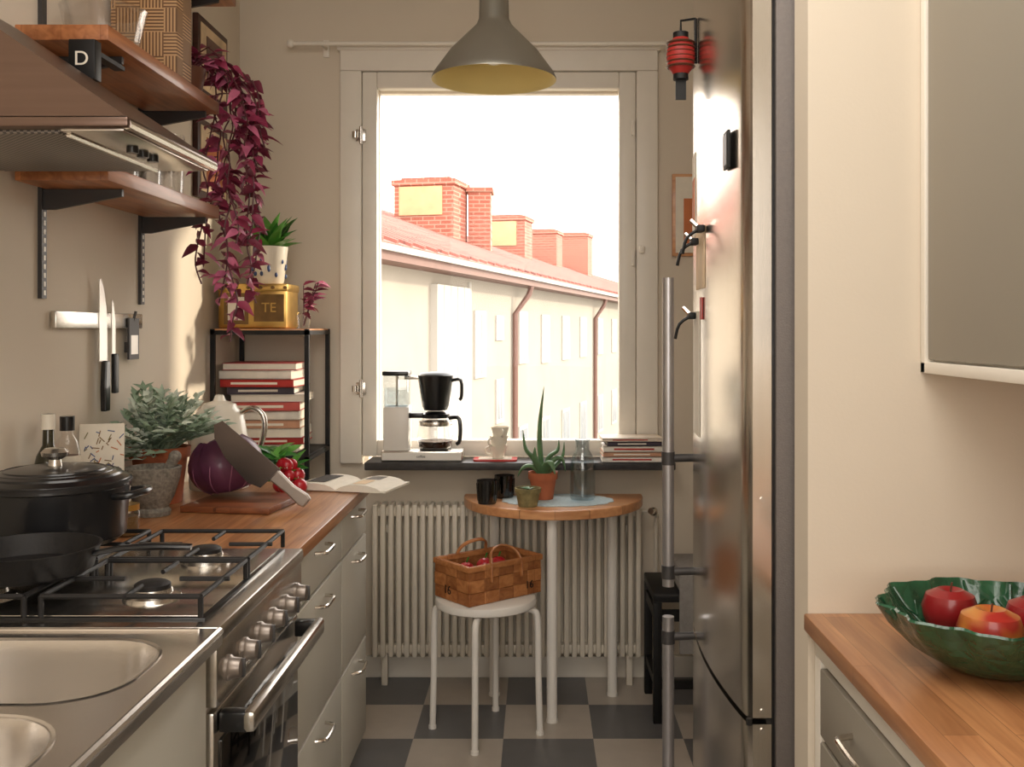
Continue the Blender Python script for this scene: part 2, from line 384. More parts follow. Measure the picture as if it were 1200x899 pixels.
s.box(-.50,-.478,a+.02,b-.02,.715,.752,'steel',.008)
for y in (a+.022,b-.05): s.box(-.54,-.49,y,y+.028,.715,.75,'black',.004)
s.box(XL+.05,-.565,a+.03,b-.03,.9,.908,'black',.002)
s.box(XL+.06,-.575,a+.04,b-.04,.904,.9095,'steel',.002)
BX=(-.70,-1.0); BY=(1.81,2.10)
for x in BX:
    for y in BY:
        s.lathe([(0,0),(.052,0),(.05,.008),(.036,.012),(.034,.02),(0,.02)],(x,y,.909),'steel',24)
        s.lathe([(0,0),(.032,0),(.032,.007),(.026,.011),(0,.012)],(x,y,.929),'iron',24)
        for k in range(4):
            an=k*math.pi/2
            dx,dy=math.cos(an),math.sin(an)
            s.tube([(x+dx*.05,y+dy*.05,.945),(x+dx*.14,y+dy*.125,.945)],.0045,'iron',6)
for x in (-.70,-1.0):
    X0,X1=x-.143,x+.128
    for (Y0,Y1) in ((1.69,1.95),(1.965,2.235)):
        P=[(X0,Y0,.945),(X1,Y0,.945),(X1,Y1,.945),(X0,Y1,.945)]
        for i in range(4): s.tube([P[i],P[(i+1)%4]],.0048,'iron',6)
        for q in P: s.tube([q,(q[0],q[1],.909)],.0048,'iron',6)
s.done()
# sink bench
def rrect(cx,cy,w,h,r,z,n=8):
    out=[]
    for k,(sx,sy) in enumerate(((1,1),(-1,1),(-1,-1),(1,-1))):
        for i in range(n+1):
            a=k*math.pi/2+i/n*math.pi/2
            out.append((cx+sx*(w/2-r)+r*math.cos(a),cy+sy*(h/2-r)+r*math.sin(a),z))
    return out
cu=bpy.data.curves.new('sk','CURVE'); cu.dimensions='2D'; cu.fill_mode='BOTH'; cu.extrude=.013
XS=-.525
bowls=[(-.815,1.462,.475,.27,.10),(-.815,1.10,.46,.36,.11)]
for lp in ([(XL+.002,.3,0),(XS,.3,0),(XS,1.658,0),(XL+.002,1.658,0)],)+tuple(rrect(*b,0) for b in bowls):
    sp=cu.splines.new('POLY'); sp.points.add(len(lp)-1)
    for q,pp in zip(lp,sp.points): pp.co=(q[0],q[1],0,1)
    sp.use_cyclic_u=True
ob=bpy.data.objects.new('sk',cu); S.collection.objects.link(ob); bpy.context.view_layer.update()
me=bpy.data.meshes.new_from_object(ob.evaluated_get(bpy.context.evaluated_depsgraph_get()))
tb=bmesh.new(); tb.from_mesh(me); bpy.data.objects.remove(ob); bpy.data.meshes.remove(me)
s=O('double_sink_unit'); s.add(tb,'sink',False,Matrix.Translation((0,0,.887)))
for cx,cy,ww,hh,rr in bowls:
    L=[rrect(cx,cy,ww+.012,hh+.012,rr+.006,.902),rrect(cx,cy,ww,hh,rr,.899),rrect(cx,cy,ww-.008,hh-.008,rr,.88),rrect(cx,cy,ww-.03,hh-.03,rr-.01,.76),rrect(cx,cy,ww-.07,hh-.07,rr-.03,.742),rrect(cx,cy,.06,.06,.029,.738)]
    s.loft(L,'sink',cap1=True)
    s.cyl((cx,cy,.739),.028,.004,'chrome')
s.tube([(XS-.004,.3,.896),(XS-.004,1.656,.896)],.007,'sink',8)
s.tube([(XL+.03,1.645,.901),(-.56,1.645,.901)],.004,'sink',8)
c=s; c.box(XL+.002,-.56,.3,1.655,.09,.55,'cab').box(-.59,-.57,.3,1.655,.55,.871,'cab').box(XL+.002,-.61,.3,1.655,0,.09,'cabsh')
c.box(-.572,-.548,.32,1.02,.10,.862,'cab',.003).box(-.572,-.548,1.028,1.648,.10,.862,'cab',.003); pull(c,-.548,1.50,.66,.12); c.done()
# ---------------- hood ----------------
h=O('range_hood'); a,b=1.70,2.18; z0=1.745
h.box(XL+.002,-.70,a,b,z0,z0+.018,'hood',.004)
base_l=[V((XL+.002,a,z0+.018)),V((-.703,a,z0+.018)),V((-.703,b,z0+.018)),V((XL+.002,b,z0+.018))]
top_l=[V((XL+.002,1.76,2.045)),V((-1.12,1.76,2.045)),V((-1.12,2.14,2.045)),V((XL+.002,2.14,2.045))]
h.loft([base_l,top_l],'hood',cap1=True,smooth=False)
h.box(XL+.002,-1.125,1.84,2.04,2.04,ZC-.002,'hood',.003)
h.box(XL+.05,-.83,a+.03,b-.03,z0-.006,z0+.002,'hoodm',.002)
h.box(-.825,-.715,a+.02,b-.02,z0-.004,z0+.002,'steel',.002)
h.tube([(-.706,a+.01,z0+.006),(-.706,b-.01,z0+.006)],.009,'chrome',8)
for y in (1.88,1.93,1.98): h.cyl((-.765,y,z0-.014),.011,.012,'black',14)
h.tube([(-.82,a+.04,z0-.006),(-.82,b-.04,z0-.006)],.005,'chrome',6)
h.done()
# ---------------- shelves ----------------
def shelf(name,y0,y1,z,brs,rail=None):
    o=O(name); o.box(XL+.012,-.975,y0,y1,z,z+.036,'shelfw',.003)
    for y in brs:
        o.prism([(XL+.01,z-.001),(-1.0,z-.001),(-1.0,z-.018),(XL+.035,z-.05),(XL+.01,z-.05)],-.006,.006,'dsteel',basis((0,y,0),(1,0,0),(0,0,1),(0,-1,0)))
    return o.done()
shelf('wall_shelf',2.26,3.05,1.736,(2.40,3.0))
shelf('wall_shelf',2.26,3.05,2.055,(2.40,3.0))
shelf('wall_shelf',2.75,3.22,2.44,(2.85,3.12))
r=O('shelf_rail_standards')
for y in (2.40,3.0):
    r.box(XL+.001,XL+.011,y-.012,y+.012,1.472,2.70,'dsteel')
    for k in range(12): r.box(XL+.0105,XL+.0125,y-.004,y+.004,1.48+k*.021,1.492+k*.021,'trimw')
r.done()
t=O('letter_tag'); t.box(-1.045,-.985,2.215,2.25,1.955,2.045,'blackm',.003).box(-1.02,-.995,2.25,2.40,2.02,2.03,'blackm').text('D',.045,'cream',FRONT((-1.015,2.2145,2.0))); t.done()
b_=O('parquet_pattern_box'); b_.box(-1.185,-1.0,2.76,2.88,2.092,2.43,'weave',.004).box(-1.188,-.997,2.757,2.883,2.37,2.375,'dkwood').done()
g=O('glass_serving_dish'); g.lathe([(0,.004),(.07,.004),(.085,.02),(.1,.09),(.104,.1),(.1,.1),(.095,.09),(.08,.022),(0,.012)],(-1.08,2.48,2.092),'glass',28)
g.lathe([(.1,.1),(.06,.12),(.012,.13),(.018,.15),(0,.155)],(-1.08,2.48,2.092),'glass',28).done()
g=O('drinking_glasses')
for x,y in ((-1.12,2.45),(-1.04,2.5),(-1.12,2.6),(-1.04,2.66),(-1.11,2.74),(-1.03,2.8)):
    g.lathe([(0,.002),(.03,.002),(.036,.13),(.034,.13),(.028,.01),(0,.01)],(x,y,1.772),'glass',20)
for x,y in ((-1.06,2.9),(-1.12,2.97)):
    g.lathe([(0,.001),(.033,.001),(.032,.004),(.005,.008),(.004,.07),(.03,.1),(.036,.14),(.03,.19),(.029,.19),(.034,.14),(.028,.102),(0,.08)],(x,y,1.772),'glass',20)
g.done()
# purple trailing plant
p=O('trailing_purple_plant'); pc=V((-1.055,2.985,2.092))
p.lathe([(0,0),(.042,0),(.058,.07),(.06,.085),(.054,.085),(.05,.07),(0,.068)],pc,'brown',28)
p.cyl(pc+V((0,0,.066)),.05,.006,'soil')
strands=[(-.945,3.10,1.34),(-.99,3.13,1.50),(-.89,3.14,1.62),(-.93,3.17,1.46),(-.885,3.09,1.86),(-1.02,3.14,1.56),(-.86,3.10,1.95),(-.95,3.08,1.64),(-.985,3.16,1.42),(-.91,3.05,1.78),(-.92,3.12,1.52)]
for i,(x,y,ze) in enumerate(strands):
    pts=[pc+V((0,0,.07)),pc+V(((x-pc.x)*.4,(y-pc.y)*.4,.13+rnd(-.02,.03))),V((x-(x+.98)*.2,y-.01,2.17+rnd(-.03,.03)))]
    z=2.08
    cx,cy=x,y
    while z>ze:
        cx+=rnd(-.02,.02); cy+=rnd(-.01,.01); cx=max(cx,-1.08 if cy>3.08 else -.95)
        pts.append(V((cx,cy,z))); z-=.06
    p.tube(pts,.0026,M['pstem'],5,3)
    for a_,b2 in zip(pts[1:],pts[2:]):
        for t in (0,.35,.7):
            if random.random()<.14: continue
            q=a_.lerp(b2,t); an=rnd(0,6.28); 
            for k in range(1+(random.random()<.35)):
                d=V((math.cos(an+k*3.1),math.sin(an+k*3.1),rnd(-.9,.5)))
                if q.z<2.13 and q.x+d.x*.07<-.96 and q.y+d.y*.07<3.07: d.x=abs(d.x); d.y=abs(d.y)
                p.leaf(random.choice(M['purp']),q,d,(rnd(-.6,.6),rnd(-1,.1),.7),rnd(.045,.07),rnd(.024,.038),-.3,.2,4,.6)
for i in range(26):
    an=rnd(0,6.28); p.leaf(random.choice(M['purp']),pc+V((rnd(-.02,.04),rnd(-.02,.04),.09+rnd(0,.06))),(math.cos(an),math.sin(an),rnd(0,.8)),(0,0,1),rnd(.05,.075),rnd(.022,.034),-.3,.2,4,.6)
p.done()
for i,(z0,z1) in enumerate(((2.22,2.50),(1.86,2.14))):
    f=O('picture_frame'); f.box(XL+.0,XL+.02,3.46,3.79,z0,z1,'dkwood',.003).box(XL+.018,XL+.023,3.485,3.765,z0+.025,z1-.025,'pic').box(XL+.022,XL+.025,3.54,3.71,z0+.06,z1-.06,'orange' if i else 'brown').done()
# knife rack
rackob=O('magnetic_knife_rack').box(XL+.002,XL+.018,2.445,2.98,1.40,1.443,'steel',.003).done()
def wallT(y,z): return basis((XL+.0185,y,z),(0,1,0),(0,0,1),(1,0,0))
k=O('chef_knife'); k.prism([(-.03,-.10),(.018,-.10),(.018,-.02),(.012,.05),(-.004,.10),(-.022,.125),(-.03,.12)],0,.0025,'bladel',wallT(2.71,1.41))
k.prism([(-.016,-.235),(.012,-.235),(.014,-.17),(.012,-.098),(-.012,-.098),(-.018,-.17)],-.002,.014,'black',wallT(2.71,1.41),.003).done()
k=O('paring_knife'); k.prism([(-.01,-.09),(.012,-.09),(.012,.0),(0,.05),(-.01,.06)],0,.002,'bladel',wallT(2.77,1.42)); k.prism([(-.011,-.20),(.011,-.20),(.012,-.09),(-.011,-.09)],-.001,.013,'black',wallT(2.77,1.42),.003).done()
k=O('hanging_grater'); k.prism([(-.035,-.11),(.035,-.11),(.035,.01),(-.035,.01)],0.0003,.007,'dsteel',wallT(2.90,1.42),.001).prism([(-.024,-.095),(.024,-.095),(.024,-.04),(-.024,-.04)],.006,.008,'bladel',wallT(2.90,1.42)); k.tube([(XL+.022,2.90,1.42),(XL+.03,2.90,1.45)],.004,'dsteel',6); k.box(XL,XL+.02,2.89,2.91,1.33,1.36,'dsteel'); k.done(parent=rackob)
# ---------------- stove top pots ----------------
pz=.951
p=O('dutch_oven'); c0=(-1.02,2.105,pz)
p.lathe([(0,0),(.125,0),(.14,.012),(.147,.115),(.151,.118),(.151,.124),(.139,.124),(.136,.02),(0,.015)],c0,'black',48)
p.lathe([(.150,.125),(.148,.132),(.12,.146),(.07,.157),(0,.16)],c0,'black',48).lathe([(.152,.123),(.152,.129),(.146,.131)],c0,'iron',48)
for rr in (.1,.115,.13): p.lathe([(rr-.003,.150-(rr-.1)*.3),(rr,.153-(rr-.1)*.3),(rr+.003,.148-(rr-.1)*.3)],c0,'black',48)
p.lathe([(0,.158),(.014,.158),(.012,.172),(.026,.18),(.028,.188),(.02,.196),(0,.197)],c0,'steel',28)
p.tube([(c0[0]+.143,c0[1]-.045,pz+.1),(c0[0]+.175,c0[1]-.045,pz+.104),(c0[0]+.192,c0[1],pz+.106),(c0[0]+.175,c0[1]+.045,pz+.104),(c0[0]+.143,c0[1]+.045,pz+.1)],.010,'black',10,4,flat=.8)
p.tube([(c0[0]-.138,c0[1]-.045,pz+.1),(c0[0]-.160,c0[1]-.04,pz+.104),(c0[0]-.165,c0[1],pz+.106),(c0[0]-.160,c0[1]+.04,pz+.104),(c0[0]-.138,c0[1]+.045,pz+.1)],.009,'black',10,4,flat=.8)
p.done()
p=O('frying_pan'); c0=(-.935,1.825,pz)
p.lathe([(0,0),(.10,0),(.112,.008),(.125,.048),(.127,.05),(.122,.05),(.108,.012),(0,.006)],c0,'iron',44)
p.tube([(c0[0]+.12,c0[1]+.0,pz+.036),(c0[0]+.16,c0[1]+.01,pz+.043),(c0[0]+.22,c0[1]+.02,pz+.045),(c0[0]+.29,c0[1]+.03,pz+.042)],[.009,.009,.012,.010],'black',10,4,flat=.6).done()
# ---------------- counter items ----------------
cz=.901
b_=O('olive_oil_bottle'); b_.lathe([(0,0),(.03,0),(.032,.01),(.032,.17),(.026,.2),(.013,.225),(.012,.262),(.015,.264),(.015,.298),(0,.3)],(-1.15,2.34,cz),'oilg',24).lathe([(.0325,.06),(.0325,.15)],(-1.15,2.34,cz),'label',24).cyl((-1.15,2.34,cz+.262),.0155,.036,'cream').done()
b_=O('sauce_bottle'); b_.lathe([(0,0),(.028,0),(.03,.01),(.03,.2),(.024,.225),(.014,.24),(.014,.255)],(-1.148,2.43,cz),'glass',24).lathe([(.0305,.03),(.0305,.19)],(-1.148,2.43,cz),'label',24).cyl((-1.148,2.43,cz),.026,.19,'brown').cyl((-1.148,2.43,cz+.25),.017,.035,'black').done()
b_=O('recipe_card_stand')
T=Matrix.Translation((-1.13,2.575,cz+.002))@Matrix.Rotation(math.radians(18),4,'Z')@Matrix.Rotation(math.radians(-9),4,'X')
b_.box(-.055,.055,-.004,.004,.0,.25,'paper',.002,T)
for i in range(40):
    b_.box(-.0012,.0012,-.0055,-.004,0,rnd(.008,.02),random.choice(['blue','golddk','orange','moss']),0,T@Matrix.Translation((rnd(-.045,.045),0,rnd(.12,.235)))@Matrix.Rotation(rnd(0,3),4,'Y'))
b_.done()
b_=O('ceramic_jar'); b_.lathe([(0,0),(.035,0),(.04,.01),(.04,.1),(.036,.11),(.03,.11),(.03,.1),(0,.095)],(-1.06,2.49,cz),'cream',28)
for q in (.03,.06,.09): b_.lathe([(.0405,q),(.042,q+.003),(.0405,q+.006)],(-1.06,2.49,cz),'moss',28)
b_.done()
b_=O('spice_jar'); b_.lathe([(0,0),(.028,0),(.03,.008),(.03,.06),(.026,.065),(0,.066)],(-.99,2.40,cz),'glass',24).cyl((-.99,2.40,cz+.003),.026,.045,'golddk').cyl((-.99,2.40,cz+.062),.029,.014,'gold').done()
p=O('potted_silver_ragwort'); pc=V((-1.085,2.86,cz))
p.lathe([(0,0),(.06,0),(.075,.13),(.083,.13),(.085,.16),(.076,.16),(.07,.14),(0,.135)],pc,'terra',32).cyl(pc+V((0,0,.13)),.07,.006,'soil')
for i in range(115):
    an=rnd(0,6.28); el=rnd(.12,1.35); L=rnd(.12,.19); d=V((math.cos(an)*math.cos(el),math.sin(an)*math.cos(el),math.sin(el)))
    if pc.x+d.x*(L+.04)<-1.18: d.x*=.25
    if d.y>.3: d.y*=.6
    p0=pc+V((rnd(-.03,.03),rnd(-.03,.03),.14)); p1=p0+d*L+V((0,0,-.03*math.cos(el)))
    if d.x>.3 and p1.z<cz+.2: p1.z=cz+.2+rnd(0,.03)
    p.tube([p0,p0.lerp(p1,.5)+V((0,0,.012)),p1],.0018,M['silv'][1],5)
    sd=d.cross(V((0,0,1))).normalized(); m=random.choice(M['silv'])
    for t in (.45,.6,.75,.88,1.0):
        q=p0.lerp(p1,t)+V((0,0,.01))
        for sg in (1,-1):
            dd=(d*.6+sd*sg*rnd(.6,1)+V((0,0,rnd(-.1,.3))))
            if q.x+dd.x*.03<-1.19: continue
            p.leaf(m,q,dd,(0,-.5,1),rnd(.026,.042),rnd(.015,.023),-.15,.1,3,.55)
    p.leaf(m,p1,d,(0,-.5,1),.038,.02,-.2,.1,3,.55)
p.done()
m_=O('stone_mortar'); mc=(-1.03,2.665,cz)
m_.lathe([(0,0),(.045,0),(.047,.012),(.04,.022),(.055,.05),(.07,.1),(.074,.128),(.066,.130),(.058,.1),(.04,.06),(0,.045)],mc,'stone',36)
m_.tube([(mc[0]-.01,mc[1],cz+.055),(mc[0]+.04,mc[1]-.005,cz+.12),(mc[0]+.062,mc[1]-.01,cz+.155)],[.02,.013,.015],'stone',12,4).sph((mc[0]+.063,mc[1]-.01,cz+.157),.017,'stone',12).done()
k=O('electric_kettle'); kc=(-1.0,3.13,cz)
k.lathe([(0,0),(.09,0),(.092,.02),(.088,.15),(.074,.23),(.055,.25),(.05,.262),(.02,.272),(.012,.29),(0,.292)],kc,'cream',36)
k.tube([(kc[0]+.07,kc[1]-.01,cz+.235),(kc[0]+.11,kc[1]-.015,cz+.25),(kc[0]+.145,kc[1]-.02,cz+.22),(kc[0]+.14,kc[1]-.02,cz+.15),(kc[0]+.1,kc[1]-.015,cz+.07),(kc[0]+.085,kc[1],cz+.06)],[.008,.009,.009,.009,.008,.008],'steel',10,5)
k.tube([(kc[0]-.07,kc[1],cz+.13),(kc[0]-.11,kc[1],cz+.19),(kc[0]-.13,kc[1],cz+.235)],[.022,.014,.010],'cream',12,4).done()
b_=O('blue_bottle'); b_.lathe([(0,0),(.025,0),(.025,.2),(.011,.24),(.011,.29),(0,.29)],(-1.165,3.20,cz),'blue',20).done()
b_=O('cutting_board'); b_.box(-.955,-.70,2.68,2.93,cz,cz+.018,'boardw',.004,rot('Z',-8,(-.83,2.8,0))).done()
c=O('red_cabbage'); cc=V((-.895,2.86,cz+.106)); Tc=Matrix.Translation(cc)@Matrix.Rotation(math.radians(-12),4,'Y')
c.lathe([(0,-.078),(.05,-.07),(.085,-.04),(.1,0),(.092,.035),(.06,.066),(.02,.078),(0,.079)],(0,0,0),'cabb',40,Tc,wob=lambda a,z:1+.02*math.sin(5*a+z*40)+.012*math.sin(11*a))
for j in range(6):
    a0=-2.9+j*.6
    pts=[];
    for ph in range(9):
        f=-1.0+ph*.265; pts.append(Tc@V((.104*math.cos(f)*math.cos(a0+f*.25),.104*math.cos(f)*math.sin(a0+f*.25),.084*math.sin(f))))
    c.tube(pts,.0018,'cabb2',5)
for j,a0 in enumerate((-2.7,-1.6,-.6,.6,1.8)):
    vs=[];fs=[];N=8
    for i in range(N+1):
        for q in range(N+1):
            f=-.9+1.9*i/N; aa=a0+(q/N-.5)*1.7*(1-.2*i/N); R=1.035+.03*math.sin(q*1.7+j)*(i/N)+.07*(i/N)**3
            vs.append(Tc@V((.1*R*math.cos(f)*math.cos(aa),.1*R*math.cos(f)*math.sin(aa),.082*R*math.sin(f))))
    for i in range(N):
        for q in range(N): aidx=i*(N+1)+q; fs.append((aidx,aidx+1,aidx+N+2,aidx+N+1))
    c.raw(vs,fs,'cabb')
c.done()
k=O('large_kitchen_knife'); P1=V((-.625,2.70,.925)); P0=V((-.875,2.72,1.135)); ex=(P0-P1).normalized(); ez=V((.0,-1,.12)); ez=(ez-ex*ez.dot(ex)).normalized(); ey=ez.cross(ex)
T=basis(P1,ex,ey,ez)
k.prism([(.115,-.022),(.125,.05),(.16,.062),(.25,.052),(.31,.03),(.335,.005),(.325,-.018)],-.0015,.0015,'blade',T)
k.prism([(0,-.016),(.015,-.02),(.06,-.014),(.12,-.018),(.12,.018),(.06,.015),(.015,.018),(0,.014)],-.010,.010,'hsteel',T,.004).done()
g=O('radish_bunch')
for i in range(9): 
    q=V((-.735+rnd(-.045,.02),3.01+rnd(-.04,.02),cz+.025+(i%3)*.030)); g.sph(q,rnd(.019,.025),'rad_r',14)
    g.tube([q,q+V((.01,-.03,-.005))],[.004,.0008],'paper',5)
for i in range(60):
    an=rnd(0,6.28); q=V((-.80+rnd(-.04,.05),3.02+rnd(-.02,.03),cz+.03+rnd(0,.09))); g.leaf(random.choice(M['green']),q,(math.cos(an),math.sin(an)*.5,rnd(.1,1)),(0,-.5,1),rnd(.05,.08),rnd(.025,.04),-.3,.2,4,.7)
g.done()
b_=O('open_magazine'); T=Matrix.Translation((-.595,3.14,cz+.001))@Matrix.Rotation(math.radians(-14),4,'Z')
for sg in (-1,1):
    N=10; up=[];lo=[]
    for i in range(N+1):
        t=i/N; up.append((sg*t*.165,(.018*math.sin(math.pi*min(1,t*1.1))**.6+.004) if t<.9 else .006)); lo.append((sg*t*.165,0))
    w0,w1=-.10,.10
    b_.loft([[T@V((x,w0,z)) for x,z in up+lo[::-1]],[T@V((x,w1,z)) for x,z in up+lo[::-1]]],'paper',True,True,smooth=False)
b_.box(.05,.09,-.08,.0,.0222,.0228,'pic',0,T).box(-.11,-.05,-.07,.07,.0222,.0230,'dsteel',0,T)
for k_ in range(7): b_.box(.05,.10,.015+k_*.01,.019+k_*.01,.0222,.0230,'linen',0,T)
b_.done()
# ---------------- rack with books ----------------
rk=O('metal_shelf_rack'); X0,X1,Y0,Y1=-1.188,-.83,3.61,3.98
for x in (X0+.008,X1-.008):
    for y in (Y0+.008,Y1-.008): rk.box(x-.008,x+.008,y-.008,y+.008,0,1.398,'blackm')
for z in (1.385,.925,.35):
    for y in (Y0+.008,Y1-.008): rk.box(X0,X1,y-.008,y+.008,z-.008,z+.008,'blackm')
    for x in (X0+.008,X1-.008): rk.box(x-.008,x+.008,Y0,Y1,z-.008,z+.008,'blackm')
    rk.box(X0+.004,X1-.004,Y0+.004,Y1-.004,z+.004,z+.014,'tablew' if z>1.3 else 'blackm',.002)
rk.done()
cols=[(176,44,38),(226,220,208),(196,84,76),(70,60,72),(228,214,196),(200,150,120),(176,72,74),(236,230,220),(90,70,60),(210,200,190),(170,50,48)]
BM=[pm('book_cover_%d'%i,c_,.45,var=.08,scale=30) for i,c_ in enumerate(cols)]
def book(o,cx,cy,z,w,d,t,ang,m,flip=False):
    T=Matrix.Translation((cx,cy,z))@Matrix.Rotation(math.radians(ang+(180 if flip else 0)),4,'Z')
    o.box(-w/2+.003,w/2-.003,-d/2+.004,d/2-.003,.0025,t-.0025,'paper',0,T)
    o.box(-w/2,w/2,-d/2,d/2,0,.003,m,0,T); o.box(-w/2,w/2,-d/2,d/2,t-.003,t,m,0,T); o.box(-w/2,w/2,-d/2,-d/2+.0035,0,t,m,0,T)
    if random.random()<.7: o.box(-w/2+.04,w/2-.06,-d/2-.0008,-d/2,t*.35,t*.65,'paper' if m not in (BM[1],BM[4],BM[7]) else BM[0],0,T)
bs=O('cookbook_stack'); z=.940; i=0
while z<1.27:
    t=rnd(.018,.034); book(bs,-1.03+rnd(-.012,.02),3.79+rnd(-.02,.02),z,rnd(.24,.29),rnd(.19,.23),t,rnd(-5,5),BM[[4,0,7,5,1,2,7,3,0,1,6,4,9,0,7][i%15]],i%4==2); z+=t+.0006; i+=1
bs.done()
t=O('gold_tea_tin'); t.box(-1.172,-.92,3.65,3.83,1.4,1.545,'gold',.008).box(-1.176,-.916,3.646,3.834,1.535,1.565,'gold',.008)
t.box(-1.15,-1.06,3.6485,3.651,1.415,1.53,'golddk').box(-1.135,-1.075,3.647,3.649,1.43,1.515,'cream').box(-1.04,-.93,3.6485,3.651,1.425,1.525,'golddk').text('TE',.05,'gold',FRONT((-.985,3.648,1.475)))
for k_ in range(6): t.sph((-1.15+k_*.045,3.645,1.55),(.008,.002,.006),'golddk',8)
t.done()
p=O('potted_green_plant'); pc=V((-1.01,3.745,1.566))
p.lathe([(0,0),(.05,0),(.055,.01),(.07,.14),(.066,.14),(.06,.12),(0,.115)],pc,'cream',32).cyl(pc+V((0,0,.112)),.06,.006,'soil')
for k_ in range(26):
    a_=k_*.45; p.sph(pc+V((.0615*math.cos(a_),.0615*math.sin(a_),.06+.03*math.sin(k_*2))),(.006,.006,.009),'blue',8)
for i in range(34):
    an=rnd(0,6.28); d=V((math.cos(an),math.sin(an)*.8,rnd(.5,2.2))); 
    if d.x<0: d.x*=.6
    p.leaf(random.choice(M['green']),pc+V((rnd(-.02,.02),rnd(-.02,.02),.115)),d,(0,-.3,1),rnd(.12,.18),rnd(.045,.06),-.2,.2,6,.8)
p.done()
p=O('cutting_in_glass'); pc=V((-.862,3.67,1.4))
p.lathe([(0,.002),(.022,.002),(.027,.05),(.02,.06),(.018,.06),(.025,.05),(.02,.006),(0,.006)],pc,'glass',20)
for j in range(4):
    e=pc+V((rnd(0,.06),rnd(-.03,.0),rnd(.1,.17))); p.tube([pc+V((0,0,.01)),pc.lerp(e,.6)+V((0,0,.01)),e],.002,M['pstem'],5)
    for t_ in range(6):
        an=rnd(0,6.28); p.leaf(random.choice(M['purp']),pc.lerp(e,.5+.1*t_),(abs(math.cos(an)),math.sin(an)*.5,rnd(-.2,.6)),(0,-.6,1),.05,.025,-.3,.2,4,.6)
p.done()
# ---------------- pendant ----------------
l=O('pendant_lamp'); lc=(-.133,3.04,0)
out=[(.19,2.158),(.19,2.163),(.183,2.178),(.135,2.244),(.083,2.297),(.055,2.325),(.046,2.345),(.045,2.40),(.038,2.412),(.012,2.418),(.01,2.46),(0,2.46)]
l.lathe(out,lc,'lampo',56)
l.lathe([(.19,2.158),(.186,2.160),(.179,2.175),(.131,2.240),(.079,2.293),(.051,2.321),(0,2.33)],lc,'lampi',56)
l.lathe([(.019,2.33),(.019,2.29),(.03,2.26),(.034,2.235),(.024,2.21),(0,2.203)],lc,'cream',24)
l.tube([(lc[0],lc[1],2.455),(lc[0],lc[1],ZC-.02)],.0035,'trimw',6).lathe([(0,ZC-.05),(.04,ZC-.04),(.045,ZC-.001),(0,ZC-.001)],lc,'trimw',24).done()
# ---------------- table ----------------
tz=.76; t=O('half_round_table'); cx,cy,R=.06,3.83,.342
poly=[(cx+R*math.cos(math.pi+a_*math.pi/40),cy+R*math.sin(math.pi+a_*math.pi/40)) for a_ in range(41)]+[(cx+R,3.855),(cx-R,3.855)]
t.prism(poly,tz-.034,tz,'tablew',None,.004)
for x,y in ((.051,3.545),(.285,3.80),(-.165,3.80)):
    t.tube([(x,y,tz-.034),(x,y,0)],.019,'white',20); t.cyl((x,y,tz-.042),.035,.008,'white'); t.cyl((x,y,0),.021,.01,'white')
t.done()
d=O('lace_doily'); pl=[]
for i in range(96):
    a_=i*math.pi*2/96; rr=1+.05*abs(math.sin(a_*8)); pl.append((.075+.2*rr*math.cos(a_),3.70+.13*rr*math.sin(a_)))
d.prism(pl,tz+.0005,tz+.003,'doily').done()
dz=tz+.0035
p=O('potted_aloe'); pc=V((.02,3.725,dz))
p.lathe([(0,0),(.038,0),(.05,.075),(.055,.075),(.056,.1),(.05,.1),(.046,.085),(0,.082)],pc,'terra',30).cyl(pc+V((0,0,.08)),.047,.005,'soil')
AL=[([(0,0,0),(-.012,0,.12),(-.01,0,.22),(.004,0,.34)],.021),([(0,0,0),(-.035,-.01,.07),(-.065,-.015,.11),(-.075,-.01,.18)],.019),([(0,0,0),(.035,0,.06),(.07,0,.07),(.085,0,.02)],.020),([(0,0,0),(.02,.01,.07),(.055,.01,.10),(.06,.01,.14)],.019),([(0,0,0),(-.04,.0,.04),(-.075,0,.035),(-.095,0,.0)],.018),([(0,0,0),(.015,-.03,.05),(.03,-.055,.06),(.045,-.075,.02)],.019),([(0,0,0),(-.02,-.03,.05),(-.03,-.055,.075),(-.03,-.07,.12)],.018),([(0,0,0),(.045,.02,.04),(.075,.02,.08),(.08,.02,.13)],.015)]
for pts,w_ in AL:
    b0=pc+V((0,0,.08)); p.tube([b0+V(q) for q in pts],[w_*.9,w_,w_*.75,.001],'aloe',12,5,flat=.5)
p.done()
p=O('mossy_plant_pot'); pc=V((-.035,3.585,tz+.0005)); p.lathe([(0,0),(.034,0),(.044,.05),(.047,.05),(.048,.066),(.042,.066),(.04,.055),(0,.05)],pc,'moss',26).cyl(pc+V((0,0,.05)),.04,.005,'soil')
for i in range(9):
    an=rnd(0,6.28); p.leaf(M['green'][0],pc+V((0,0,.055)),(math.cos(an),math.sin(an),.8),(0,0,1),.03,.012,-.3,.2,4)
p.done()
c=O('glass_carafe'); c.lathe([(0,.003),(.043,.003),(.047,.012),(.047,.13),(.04,.16),(.026,.185),(.026,.215),(.031,.225),(.029,.225),(.023,.214),(.023,.185),(.038,.158),(.044,.13),(.044,.015),(0,.01)],(.167,3.70,dz),'bglass',32).done()
for i,(x,y) in enumerate(((-.185,3.64),(-.125,3.76))):
    g=O('smoky_tumbler'); g.lathe([(0,0),(.033,0),(.038,.085),(.036,.085),(.031,.012),(0,.012)],(x,y,tz+.001),'smoke',24)
    for j in range(12):
        a_=j*math.pi/6; g.tube([(x+.034*math.cos(a_),y+.034*math.sin(a_),tz+.01),(x+.0385*math.cos(a_),y+.0385*math.sin(a_),tz+.075)],.0012,'smoke',4)
    g.done()
